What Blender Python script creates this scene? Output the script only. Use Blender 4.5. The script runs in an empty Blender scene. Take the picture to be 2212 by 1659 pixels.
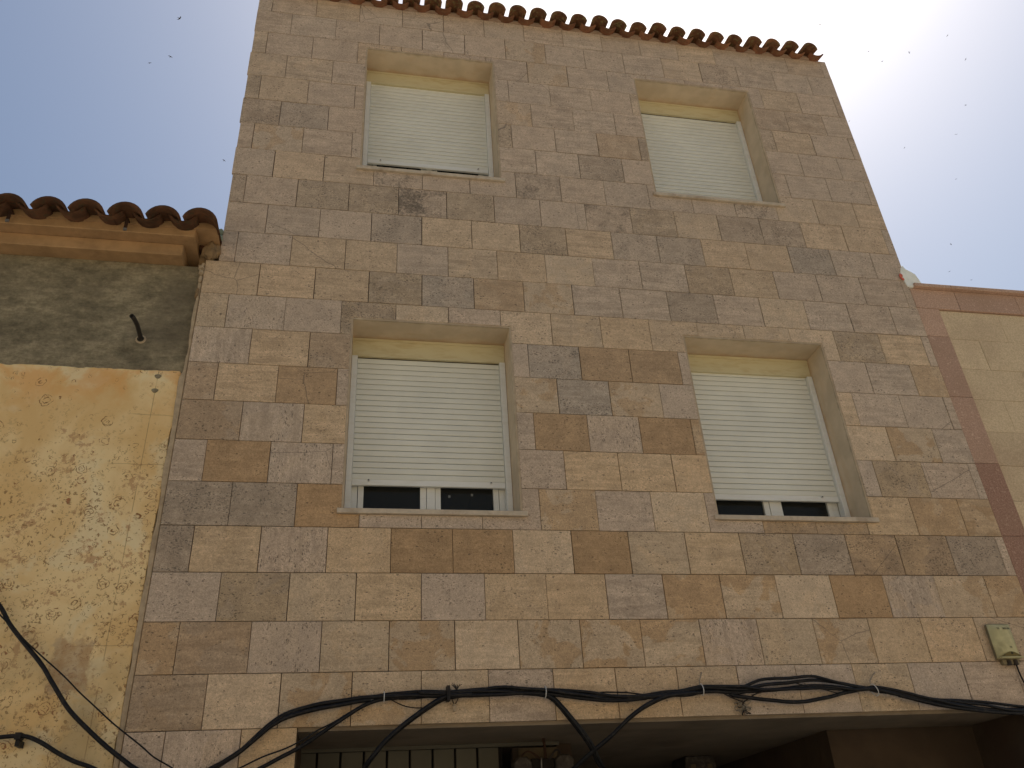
import bpy, bmesh, math, random
from mathutils import Vector, Matrix, noise as mnoise
random.seed(11)
sc = bpy.context.scene
col = sc.collection
Z0 = 2.42                                    # height of the porch lintel above the pavement

# ------------------------------------------------------------------ camera
cam_d = bpy.data.cameras.new('camera'); cam = bpy.data.objects.new('camera', cam_d); col.objects.link(cam)
RGT = Vector((0.9829021, -0.1760546, -0.0539274)); UPV = Vector((-0.0449822, -0.5135960, 0.8568523)); FWD = Vector((0.1785497, 0.8397761, 0.5127339))
cam.matrix_world = Matrix(((RGT.x, UPV.x, -FWD.x, 0.0), (RGT.y, UPV.y, -FWD.y, -5.1677), (RGT.z, UPV.z, -FWD.z, 1.6003), (0, 0, 0, 1)))
cam_d.sensor_width = 36.0; cam_d.lens = 36.0 * 1803.16 / 2212.0
cam_d.clip_start = 0.05; cam_d.clip_end = 3000
sc.camera = cam

# ------------------------------------------------------------------ sky, sun, exposure
SUN_EL, SUN_AZ = math.radians(62.5), math.radians(36)      # azimuth from +Y (behind the house) towards +X
w = bpy.data.worlds.new('World'); sc.world = w; w.use_nodes = True
nt = w.node_tree; nt.nodes.clear()
sky = nt.nodes.new('ShaderNodeTexSky'); sky.sky_type = 'NISHITA'; sky.sun_disc = False
sky.sun_elevation = SUN_EL; sky.sun_rotation = SUN_AZ
sky.altitude = 20; sky.air_density = 1.5; sky.dust_density = 3.3; sky.ozone_density = 4.0
bg = nt.nodes.new('ShaderNodeBackground'); bg.inputs['Strength'].default_value = 0.05
out = nt.nodes.new('ShaderNodeOutputWorld')
nt.links.new(sky.outputs[0], bg.inputs[0]); nt.links.new(bg.outputs[0], out.inputs[0])
sd = bpy.data.lights.new('sun', 'SUN'); sd.energy = 5.0; sd.angle = math.radians(0.53); sd.color = (1.0, 0.965, 0.91)
sun = bpy.data.objects.new('sun', sd); col.objects.link(sun)
sv = Vector((math.sin(SUN_AZ) * math.cos(SUN_EL), math.cos(SUN_AZ) * math.cos(SUN_EL), math.sin(SUN_EL)))
sun.rotation_euler = sv.to_track_quat('Z', 'Y').to_euler(); sun.location = sv * 60
vs = sc.view_settings
sc.display_settings.display_device = 'sRGB'
vs.view_transform = 'Standard'; vs.look = 'None'; vs.gamma = 1.0; vs.use_curve_mapping = False; vs.exposure = 0.86

# ------------------------------------------------------------------ helpers
def lin(c):
    c /= 255.0
    return c / 12.92 if c <= 0.04045 else ((c + 0.055) / 1.055) ** 2.4
def rgb(r, g, b, k=(1, 1, 1)): return (lin(r) * k[0], lin(g) * k[1], lin(b) * k[2])
GAIN = (2.13, 2.17, 2.28)                     # photographed shade colour -> base colour
def shade(r, g, b, k=.82): return rgb(r, g, b, [v * k for v in GAIN])
def stone(r, g, b): return shade(r, g, b, 1.18)

class NT:
    def __init__(s, name):
        s.m = bpy.data.materials.new(name); s.m.use_nodes = True
        s.t = s.m.node_tree; s.bs = s.t.nodes['Principled BSDF']; s.o = s.t.nodes['Material Output']
    def n(s, typ, **kw):
        nd = s.t.nodes.new('ShaderNode' + typ)
        for k, v in kw.items(): setattr(nd, k, v)
        return nd
    def put(s, sock, v):
        if isinstance(v, bpy.types.NodeSocket): s.t.links.new(v, sock)
        elif v is not None:
            if isinstance(v, (tuple, list)) and len(v) == 3 and sock.type == 'RGBA': v = (*v, 1)
            sock.default_value = v
    def math(s, op, a, b=0.0, c=0.0, clamp=False):
        nd = s.n('Math', operation=op, use_clamp=clamp)
        s.put(nd.inputs[0], a); s.put(nd.inputs[1], b); s.put(nd.inputs[2], c); return nd.outputs[0]
    def vm(s, op, a, b=(0, 0, 0)):
        nd = s.n('VectorMath', operation=op); s.put(nd.inputs[0], a)
        if op == 'SCALE': s.put(nd.inputs['Scale'], b)
        else: s.put(nd.inputs[1], b)
        return nd.outputs['Value'] if op in ('LENGTH', 'DISTANCE') else nd.outputs[0]
    def mix(s, f, a, b, mode='MIX'):
        nd = s.n('Mix', data_type='RGBA', blend_type=mode, clamp_factor=True)
        s.put(nd.inputs[0], f); s.put(nd.inputs[6], a); s.put(nd.inputs[7], b); return nd.outputs[2]
    def ramp(s, v, a, b, lo=0.0, hi=1.0):
        nd = s.n('MapRange', interpolation_type='SMOOTHSTEP')
        s.put(nd.inputs[0], v); s.put(nd.inputs[1], a); s.put(nd.inputs[2], b); s.put(nd.inputs[3], lo); s.put(nd.inputs[4], hi)
        return nd.outputs[0]
    def noise(s, v, scale, detail=4, rough=0.55, dist=0.0):
        nd = s.n('TexNoise'); s.put(nd.inputs['Vector'], v); s.put(nd.inputs['Scale'], scale)
        nd.inputs['Detail'].default_value = detail; nd.inputs['Roughness'].default_value = rough; nd.inputs['Distortion'].default_value = dist
        return nd.outputs[0]
    def voro(s, v, scale, feature='F1', rnd=1.0):
        nd = s.n('TexVoronoi', feature=feature); s.put(nd.inputs['Vector'], v); s.put(nd.inputs['Scale'], scale)
        nd.inputs['Randomness'].default_value = rnd; return nd
    def pos(s): return s.n('NewGeometry').outputs['Position']
    def attr(s, name):
        nd = s.n('Attribute', attribute_type='OBJECT', attribute_name=name); return nd
    def rand(s): return s.n('ObjectInfo').outputs['Random']
    def bump(s, h, strength=0.3, dist=0.01):
        nd = s.n('Bump'); s.put(nd.inputs['Height'], h); nd.inputs['Strength'].default_value = strength; nd.inputs['Distance'].default_value = dist
        s.t.links.new(nd.outputs[0], s.bs.inputs['Normal'])
    def done(s, color, rough=0.8, spec=0.3, metal=0.0):
        s.put(s.bs.inputs['Base Color'], color); s.put(s.bs.inputs['Roughness'], rough)
        s.bs.inputs['Specular IOR Level'].default_value = spec; s.bs.inputs['Metallic'].default_value = metal
        return s.m

def plain(name, c, rough=0.7, var=0.12, scale=14.0, spec=0.3, metal=0.0, bump=0.0, grime=None, gscale=3.0):
    s = NT(name); p = s.pos()
    n1 = s.noise(p, scale, 5, 0.6)
    c2 = s.mix(s.ramp(n1, 0.3, 0.7), tuple(x * (1 - var) for x in c), tuple(min(x * (1 + var), 0.9) for x in c))
    if grime:
        n2 = s.noise(p, gscale, 6, 0.65, 0.4)
        c2 = s.mix(s.math('MULTIPLY', s.ramp(n2, 0.48, 0.7), grime[3]), c2, grime[:3])
    if bump: s.bump(s.noise(p, scale * 5, 4), bump, 0.004)
    return s.done(c2, rough, spec, metal)

# --- travertine cladding: every slab carries its own colour and figure as object properties
def stone_material():
    s = NT('travertine')
    base = s.attr('stone').outputs['Color']; alt = s.attr('stone_alt').outputs['Color']
    par = s.n('SeparateXYZ'); s.put(par.inputs[0], s.attr('figure').outputs['Vector'])   # pits, patch, vertical veining
    pits, patch, vert = par.outputs
    rnd = s.rand()
    off = s.n('CombineXYZ'); s.put(off.inputs[0], s.math('MULTIPLY', rnd, 61.7)); s.put(off.inputs[1], s.math('MULTIPLY', rnd, 33.1)); s.put(off.inputs[2], s.math('MULTIPLY', rnd, 87.3))
    p = s.vm('ADD', s.pos(), off.outputs[0])
    # vein space: horizontal bands, or vertical ones on slabs laid the other way
    ph = s.vm('MULTIPLY', p, (3.0, 3.0, 26.0)); pv = s.vm('MULTIPLY', p, (26.0, 3.0, 3.0))
    mv = s.n('Mix', data_type='VECTOR'); s.put(mv.inputs[0], vert); s.put(mv.inputs[4], ph); s.put(mv.inputs[5], pv); pvn = mv.outputs[1]
    vein = s.noise(pvn, 1.0, 5, 0.6, 0.6)
    cloud = s.noise(p, 4.5, 4, 0.55, 0.5)
    c = s.mix(s.math('MULTIPLY', s.ramp(cloud, 0.505, 0.545), patch), base, alt)
    cloud2 = s.noise(p, 9.0, 5, 0.6)
    c = s.mix(1.0, c, s.mix(s.ramp(cloud2, 0.3, 0.7), (0.91, 0.91, 0.91), (1.09, 1.085, 1.08)), 'MULTIPLY')
    vamp = s.math('ADD', s.math('MULTIPLY', s.math('FRACT', s.math('MULTIPLY', rnd, 17.3)), 1.0), 0.2)
    c = s.mix(vamp, c, s.mix(1.0, c, s.mix(s.ramp(vein, 0.3, 0.7), (0.83, 0.815, 0.80), (1.13, 1.13, 1.125)), 'MULTIPLY'))
    grain = s.noise(p, 160.0, 3, 0.7)
    c = s.mix(1.0, c, s.mix(s.ramp(grain, 0.28, 0.72), (0.78, 0.765, 0.75), (1.19, 1.19, 1.18)), 'MULTIPLY')
    c = s.mix(1.0, c, s.mix(s.ramp(s.noise(p, 62.0, 5, 0.75), 0.32, 0.68), (0.86, 0.85, 0.84), (1.11, 1.11, 1.11)), 'MULTIPLY')
    # pits gather in bands and clusters
    mp = s.n('Mix', data_type='VECTOR'); s.put(mp.inputs[0], vert); s.put(mp.inputs[4], s.vm('MULTIPLY', p, (0.7, 1, 1.2))); s.put(mp.inputs[5], s.vm('MULTIPLY', p, (1.3, 1, 0.55)))
    band = s.math('ADD', s.math('MULTIPLY', vein, 0.6), s.math('MULTIPLY', s.noise(p, 6.0, 3), 0.5))
    dens = s.math('MULTIPLY', s.ramp(band, 0.5, 0.66, 0.05, 1.05), pits)
    wn = s.n('TexNoise'); s.put(wn.inputs['Vector'], p); wn.inputs['Scale'].default_value = 70.0
    wob = s.vm('ADD', mp.outputs[1], s.vm('SCALE', wn.outputs['Color'], 0.016))
    v1 = s.voro(wob, 62.0); v2 = s.voro(s.vm('ADD', wob, (3.3, 1.7, 5.1)), 120.0)
    r1 = s.n('SeparateColor'); s.put(r1.inputs[0], v1.outputs['Color']); r2 = s.n('SeparateColor'); s.put(r2.inputs[0], v2.outputs['Color'])
    pit1 = s.math('MULTIPLY', s.ramp(v1.outputs['Distance'], 0.46, 0.2), s.math('LESS_THAN', r1.outputs[0], s.math('MULTIPLY', dens, 0.55)))
    pit2 = s.math('MULTIPLY', s.ramp(v2.outputs['Distance'], 0.5, 0.2), s.math('LESS_THAN', r2.outputs[0], s.math('MULTIPLY', dens, 0.75)))
    pit = s.math('MAXIMUM', pit1, pit2)
    c = s.mix(s.math('MULTIPLY', pit, 0.66), c, (0.06, 0.048, 0.033))
    # dark run-off stain on a few slabs
    st = s.attr('stain').outputs['Fac']
    sn = s.math('ADD', s.math('MULTIPLY', s.noise(p, 5.0, 3, 0.6), 0.55), s.math('MULTIPLY', s.noise(p, 42.0, 5, 0.75), 0.5))
    c = s.mix(s.math('MULTIPLY', s.ramp(sn, 0.5, 0.64), st), c, (0.10, 0.082, 0.06))
    # hairline scratches / cracks
    cr = s.voro(s.vm('ADD', p, s.vm('SCALE', s.noise(p, 6.0, 3), 0.04)), 1.1, 'DISTANCE_TO_EDGE')
    c = s.mix(s.math('MULTIPLY', s.ramp(cr.outputs['Distance'], 0.0032, 0.0012), s.math('MULTIPLY', s.math('GREATER_THAN', s.math('FRACT', s.math('MULTIPLY', rnd, 41.7)), 0.88), 0.55)), c, (0.10, 0.085, 0.07))
    s.bump(s.math('SUBTRACT', s.math('MULTIPLY', grain, 0.25), pit), 0.4, 0.004)
    return s.done(c, 0.72, 0.25)

MAT = {}
MAT['stone'] = stone_material()

def yellow_plaster():
    s = NT('limewashed_plaster'); p = s.pos()
    big = s.noise(p, 1.6, 5, 0.6, 0.6)
    c = s.mix(s.ramp(big, 0.36, 0.62), shade(184, 162, 118), shade(172, 143, 95))
    c = s.mix(s.math('MULTIPLY', s.ramp(s.noise(s.vm('ADD', p, (7, 3, 1)), 2.3, 5, 0.6, 0.5), 0.52, 0.62), 0.5), c, shade(180, 168, 134))
    # orange damp under the cement
    sep = s.n('SeparateXYZ'); s.put(sep.inputs[0], p)
    up = s.ramp(sep.outputs[2], Z0 + 1.9, Z0 + 2.25)
    c = s.mix(s.math('MULTIPLY', s.math('MULTIPLY', up, s.ramp(s.noise(p, 3.1, 5, 0.6, 0.4), 0.44, 0.58)), 0.62), c, shade(172, 124, 68))
    # blisters: rings with a raised rim, many sizes
    wob = s.n('TexNoise'); s.put(wob.inputs['Vector'], p); wob.inputs['Scale'].default_value = 30.0
    q = s.vm('ADD', p, s.vm('SCALE', s.vm('SUBTRACT', wob.outputs['Color'], (0.5, 0.5, 0.5)), 0.035))
    q = s.vm('MULTIPLY', q, (1, 0.0, 1))
    h = None
    low = s.ramp(sep.outputs[2], Z0 + 2.1, Z0 + 1.3)
    for sca, freq, thr, dk in ((7.5, 46.0, 0.42, 0.95), (11.0, 38.0, 0.55, 0.95), (19.0, 28.0, 0.7, 0.95), (34.0, 20.0, 0.75, 0.9)):
        v = s.voro(s.vm('ADD', q, (sca, 0, sca * 1.7)), sca)
        cc = s.n('SeparateColor'); s.put(cc.inputs[0], v.outputs['Color'])
        rad = s.math('MULTIPLY', s.math('ADD', cc.outputs[1], 0.35), 0.34)
        inside = s.ramp(v.outputs['Distance'], rad, s.math('SUBTRACT', rad, 0.03))
        ring = s.ramp(s.math('SINE', s.math('MULTIPLY', v.outputs['Distance'], freq)), 0.45, 0.95)
        on = s.math('LESS_THAN', cc.outputs[0], s.math('MULTIPLY', s.math('ADD', s.math('MULTIPLY', low, 0.85), 0.25), thr))
        brk = s.ramp(s.noise(q, sca * 3.1, 2), 0.4, 0.55)
        rr = s.math('MULTIPLY', s.math('MULTIPLY', s.math('MULTIPLY', ring, inside), on), brk)
        c = s.mix(s.math('MULTIPLY', rr, dk), c, s.mix(cc.outputs[2], shade(98, 70, 38), shade(122, 80, 52)))
        h = rr if h is None else s.math('MAXIMUM', h, rr)
    # worn brown patches and specks
    wear = s.math('ADD', s.math('MULTIPLY', s.noise(p, 26.0, 6, 0.75), 0.62), s.math('MULTIPLY', s.noise(p, 4.2, 4, 0.6), 0.5))
    wear = s.math('ADD', wear, s.math('MULTIPLY', low, 0.03))
    c = s.mix(s.math('MULTIPLY', s.ramp(wear, 0.645, 0.685), 0.7), c, s.mix(s.ramp(big, 0.4, 0.6), shade(142, 106, 74), shade(132, 102, 66)))
    c = s.mix(s.math('MULTIPLY', s.ramp(s.noise(p, 48.0, 3, 0.6), 0.59, 0.64), s.math('MULTIPLY', s.math('MULTIPLY', s.math('ADD', s.math('MULTIPLY', low, 0.8), 0.15), 0.9), s.ramp(s.noise(p, 4.7, 3), 0.4, 0.54))), c, shade(112, 86, 54))
    grey = s.math('MULTIPLY', s.ramp(sep.outputs[2], Z0 + 0.75, Z0 - 0.05), s.ramp(s.noise(p, 2.6, 5, 0.6), 0.42, 0.6))
    c = s.mix(s.math('MULTIPLY', grey, 0.55), c, shade(134, 118, 86))
    ln = s.math('ABSOLUTE', s.math('ADD', s.math('ADD', sep.outputs[0], 1.364), s.math('MULTIPLY', s.math('SUBTRACT', s.noise(p, 9.0, 3), 0.5), 0.006)))
    c = s.mix(s.math('MULTIPLY', s.ramp(ln, 0.0034, 0.0016), s.math('MULTIPLY', s.ramp(s.noise(p, 8.0, 3), 0.36, 0.5), 0.6)), c, shade(116, 92, 60))
    for zl in (1.985, 1.62, .475):
        ln = s.math('ABSOLUTE', s.math('ADD', s.math('SUBTRACT', sep.outputs[2], Z0 + zl), s.math('MULTIPLY', s.math('SUBTRACT', s.noise(p, 7.0, 4), 0.5), 0.03)))
        c = s.mix(s.math('MULTIPLY', s.ramp(ln, 0.004, 0.002), s.math('MULTIPLY', s.ramp(s.math('ADD', sep.outputs[0], s.noise(p, 4.0, 2)), -1.12, -.95), 0.4)), c, shade(112, 86, 54))
    ex = s.math('MULTIPLY', s.math('ADD', sep.outputs[0], 1.53), 8.0); ez = s.math('MULTIPLY', s.math('SUBTRACT', sep.outputs[2], Z0 + .36), 6.0)
    dd = s.math('ADD', s.math('MAXIMUM', s.math('ABSOLUTE', ex), s.math('ABSOLUTE', ez)), s.math('MULTIPLY', s.math('SUBTRACT', s.noise(p, 11.0, 6, 0.7), 0.5), 1.3))
    c = s.mix(s.math('MULTIPLY', s.ramp(dd, 1.0, 0.75), 0.7), c, s.mix(s.ramp(s.noise(p, 14.0, 6, 0.7), 0.4, 0.6), shade(146, 126, 98), shade(132, 102, 70)))
    s.bump(s.math('ADD', s.math('MULTIPLY', s.noise(p, 12.0, 6), 0.6), s.math('MULTIPLY', h, -0.5)), 0.5, 0.012)
    return s.done(c, 0.9, 0.15)
MAT['yellow'] = yellow_plaster()

def cement():
    s = NT('grey_cement_render'); p = s.pos()
    n1 = s.noise(s.vm('MULTIPLY', p, (1, 1, 1.5)), 3.4, 8, 0.6, 0.15); n2 = s.noise(s.vm('MULTIPLY', p, (1, 1, 2.2)), 13.0, 7, 0.68, 0.1)
    c = s.mix(s.ramp(n1, 0.34, 0.66), shade(92, 84, 66), shade(114, 104, 82))
    c = s.mix(1.0, c, s.mix(s.ramp(n2, 0.3, 0.7), (0.72, 0.72, 0.71), (1.22, 1.22, 1.22)), 'MULTIPLY')
    c = s.mix(1.0, c, s.mix(s.ramp(s.noise(p, 55.0, 5, 0.75), 0.3, 0.7), (0.82, 0.82, 0.82), (1.15, 1.15, 1.14)), 'MULTIPLY')
    c = s.mix(s.math('MULTIPLY', s.ramp(s.noise(p, 1.9, 5), 0.5, 0.66), 0.5), c, shade(76, 68, 54))
    s.bump(s.math('ADD', n2, s.math('MULTIPLY', s.noise(p, 60.0, 3), 0.4)), 0.5, 0.012)
    return s.done(c, 0.92, 0.12)
MAT['cement'] = cement()
MAT['cornice'] = plain('ochre_cornice_plaster', shade(130, 103, 71), 0.9, 0.14, 7, 0.12, bump=0.3, grime=(*shade(98, 78, 54), 0.5), gscale=5)
MAT['mortar'] = plain('grey_mortar', shade(136, 120, 96), 0.92, 0.15, 18, 0.12, bump=0.4, grime=(*shade(110, 94, 72), 0.5), gscale=8)
MAT['core'] = plain('masonry_core', rgb(78, 66, 52), 0.95, 0.15, 9, 0.05)
MAT['eave_mortar'] = plain('eave_mortar', shade(132, 112, 92), 0.92, 0.12, 20, 0.12, bump=0.4)

def terracotta(name, a, b, lichen, amt):
    s = NT(name); p = s.pos(); r = s.rand()
    n1 = s.noise(p, 9.0, 6, 0.65, 0.3)
    c = s.mix(s.ramp(n1, 0.35, 0.65), a, b)
    c = s.mix(1.0, c, s.mix(r, (0.78, 0.75, 0.74), (1.2, 1.16, 1.12)), 'MULTIPLY')
    c = s.mix(s.math('MULTIPLY', s.ramp(s.noise(p, 26.0, 6, 0.7), 0.5, 0.66), amt), c, lichen)
    s.bump(s.noise(p, 70.0, 4), 0.4, 0.004)
    return s.done(c, 0.88, 0.15)
MAT['tile'] = terracotta('terracotta_roof', rgb(94, 66, 48), rgb(126, 88, 62), rgb(134, 128, 84), 0.75)
MAT['red_tile'] = terracotta('red_terracotta', rgb(106, 72, 52), rgb(134, 92, 66), rgb(120, 104, 74), 0.5)
MAT['old_tile'] = terracotta('weathered_terracotta_roof', rgb(74, 52, 38), rgb(100, 70, 50), rgb(70, 66, 48), 0.7)

def granite(name, a, b, sp):
    s = NT(name); p = s.pos(); r = s.rand()
    c = s.mix(s.ramp(s.noise(p, 90.0, 4, 0.7), 0.35, 0.65), a, b)
    c = s.mix(1.0, c, s.mix(r, (0.84, 0.82, 0.82), (1.1, 1.1, 1.1)), 'MULTIPLY')
    c = s.mix(s.math('MULTIPLY', s.ramp(s.noise(p, 55.0, 3), 0.60, 0.68), 0.5), c, sp)
    c = s.mix(s.math('MULTIPLY', s.ramp(s.noise(p, 2.5, 4), 0.45, 0.65), 0.25), c, shade(122, 98, 76))
    s.bump(s.noise(p, 120.0, 3), 0.2, 0.003)
    return s.done(c, 0.7, 0.25)
MAT['granite'] = granite('pink_granite', shade(132, 106, 86), shade(156, 128, 106), shade(172, 148, 124))
MAT['granite_dark'] = granite('red_granite', shade(114, 86, 69), shade(140, 110, 90), shade(160, 132, 110))
MAT['cream'] = granite('cream_stone', shade(150, 132, 102), shade(170, 151, 120), shade(136, 116, 86))

def reveal_mat():
    s = NT('cream_reveal_plaster'); p = s.pos()
    sep = s.n('SeparateXYZ'); s.put(sep.inputs[0], p)
    c = s.mix(s.ramp(s.noise(p, 6.0, 4), 0.3, 0.7), shade(152, 137, 113), shade(164, 148, 123))
    c = s.mix(s.math('MULTIPLY', s.ramp(s.noise(s.vm('MULTIPLY', p, (7, 9, 2.5)), 1.0, 5, 0.6, 0.4), 0.5, 0.7), 0.22), c, shade(150, 124, 90))
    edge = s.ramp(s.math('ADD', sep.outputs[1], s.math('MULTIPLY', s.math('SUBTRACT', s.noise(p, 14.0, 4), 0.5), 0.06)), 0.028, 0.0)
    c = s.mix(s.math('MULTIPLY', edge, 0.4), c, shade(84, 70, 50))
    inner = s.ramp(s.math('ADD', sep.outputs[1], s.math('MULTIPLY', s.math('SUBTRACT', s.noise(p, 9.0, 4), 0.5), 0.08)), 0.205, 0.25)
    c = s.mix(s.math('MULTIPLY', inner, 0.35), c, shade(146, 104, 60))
    return s.done(c, 0.88, 0.15)
MAT['reveal'] = reveal_mat()

def alu(name, c, dirt, amt):
    s = NT(name); p = s.pos()
    n1 = s.noise(s.vm('MULTIPLY', p, (6, 6, 22)), 1.0, 5, 0.6, 0.3)
    c2 = s.mix(s.math('MULTIPLY', s.ramp(n1, 0.45, 0.7), amt), c, dirt)
    return s.done(c2, 0.42, 0.4)
MAT['alu'] = alu('cream_painted_aluminium', rgb(226, 225, 216), rgb(204, 198, 178), 0.3)
MAT['slat'] = plain('shutter_slat_paint', rgb(220, 218, 203), 0.45, 0.05, 2.5, 0.35)
MAT['box'] = alu('shutter_box_paint', rgb(206, 195, 156), rgb(184, 164, 118), 0.5)
MAT['sill'] = plain('stone_sill', shade(150, 137, 116), 0.7, 0.1, 20, 0.25, grime=(*shade(112, 92, 70), 0.5), gscale=7)
MAT['screw'] = plain('dull_screw', rgb(70, 66, 58), 0.45, 0.1, 40, 0.5, 0.6)
MAT['gasket'] = plain('dark_gasket', rgb(66, 58, 44), 0.8)
def glass_mat():
    s = NT('window_glass'); s.bs.inputs['IOR'].default_value = 1.5
    s.done((0.03, 0.031, 0.028), 0.16, 0.16)
    tr = s.n('BsdfTransparent'); tr.inputs[0].default_value = (0.5, 0.55, 0.55, 1)
    mx = s.n('MixShader'); mx.inputs[0].default_value = 0.75
    s.t.links.new(tr.outputs[0], mx.inputs[1]); s.t.links.new(s.bs.outputs[0], mx.inputs[2]); s.t.links.new(mx.outputs[0], s.o.inputs[0])
    return s.m
MAT['glass'] = glass_mat()
MAT['inside'] = plain('dim_interior', rgb(90, 86, 80), 0.95, 0.1)
MAT['cable'] = plain('black_cable_sheath', rgb(19, 18, 19), 0.5, 0.25, 22, 0.25, grime=(*rgb(66, 62, 56), 0.35), gscale=30)
MAT['wire'] = plain('brown_black_wire', rgb(38, 30, 24), 0.6, 0.2, 30)
MAT['tie'] = plain('white_cable_tie', rgb(205, 203, 196), 0.5, 0.08)
MAT['old_tie'] = plain('dusty_grey_tie', rgb(140, 130, 112), 0.7, 0.12)
MAT['boxgrey'] = plain('khaki_plastic', shade(148, 140, 100), 0.55, 0.1, 16, 0.35, grime=(*shade(108, 98, 66), 0.5), gscale=9)
MAT['boxdark'] = plain('khaki_plastic_base', shade(104, 94, 70), 0.65, 0.12, 16, 0.3)
MAT['boxlip'] = plain('olive_recess', shade(84, 72, 36), 0.7, 0.12)
MAT['sticker'] = plain('grey_sticker', rgb(120, 122, 120), 0.7)
MAT['print'] = plain('dark_print', rgb(48, 44, 32), 0.7)
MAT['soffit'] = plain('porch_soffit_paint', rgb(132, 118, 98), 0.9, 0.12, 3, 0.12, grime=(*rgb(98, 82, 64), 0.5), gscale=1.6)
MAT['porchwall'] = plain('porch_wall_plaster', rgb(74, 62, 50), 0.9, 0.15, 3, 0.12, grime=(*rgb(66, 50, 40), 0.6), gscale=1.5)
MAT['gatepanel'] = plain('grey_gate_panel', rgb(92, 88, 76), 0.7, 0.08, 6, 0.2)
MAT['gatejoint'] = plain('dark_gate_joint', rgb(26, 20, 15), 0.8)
MAT['wood'] = plain('dark_wood', rgb(52, 42, 32), 0.8, 0.25, 12)
MAT['board'] = plain('dusty_cream_board', rgb(92, 80, 60), 0.85, 0.12, 8)
MAT['meter'] = plain('grey_dusty_fitting', rgb(58, 52, 46), 0.75, 0.25, 26, grime=(*rgb(110, 102, 92), 0.4), gscale=30)
MAT['rust'] = plain('rusty_iron', rgb(62, 42, 30), 0.8, 0.3, 40, 0.3, 0.3, bump=0.4)
MAT['zinc'] = plain('zinc_tip', rgb(128, 126, 122), 0.5, 0.1, 30, 0.4, 0.5)
MAT['pipe'] = plain('black_plastic_pipe', rgb(52, 47, 42), 0.6, 0.15, 20, 0.3)
MAT['rubble'] = plain('rough_rubble', shade(112, 92, 66), 0.95, 0.35, 9, 0.1, bump=0.8, grime=(*shade(60, 50, 36), 0.8), gscale=6)
MAT['rubblegreen'] = plain('lichen_rubble', shade(100, 106, 88), 0.95, 0.3, 16, 0.1, bump=0.8)
MAT['white'] = plain('white_roughcast', shade(186, 186, 172), 0.9, 0.06, 18, 0.15, bump=0.4, grime=(*shade(150, 146, 130), 0.4), gscale=6)
MAT['redbrick'] = plain('broken_red_brick', shade(160, 82, 66), 0.9, 0.15, 30, 0.12, bump=0.4)
MAT['bird'] = plain('dark_plumage', rgb(46, 42, 40), 0.85, 0.1, 20, 0.2)
MAT['pavement'] = plain('pale_paving', rgb(170, 166, 157), 0.9, 0.12, 4, 0.15, bump=0.2, grime=(*rgb(140, 128, 110), 0.5), gscale=1.3)
MAT['asphalt'] = plain('pale_concrete_street', rgb(118, 114, 108), 0.95, 0.12, 6, 0.12, bump=0.3)
MAT['earth'] = plain('dry_earth', rgb(160, 150, 132), 0.95, 0.15, 0.4, 0.1)
MAT['opposite'] = plain('ochre_house_paint', rgb(206, 186, 150), 0.9, 0.06, 2)
MAT['fill'] = plain('inner_plaster', rgb(120, 110, 96), 0.95)

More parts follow.
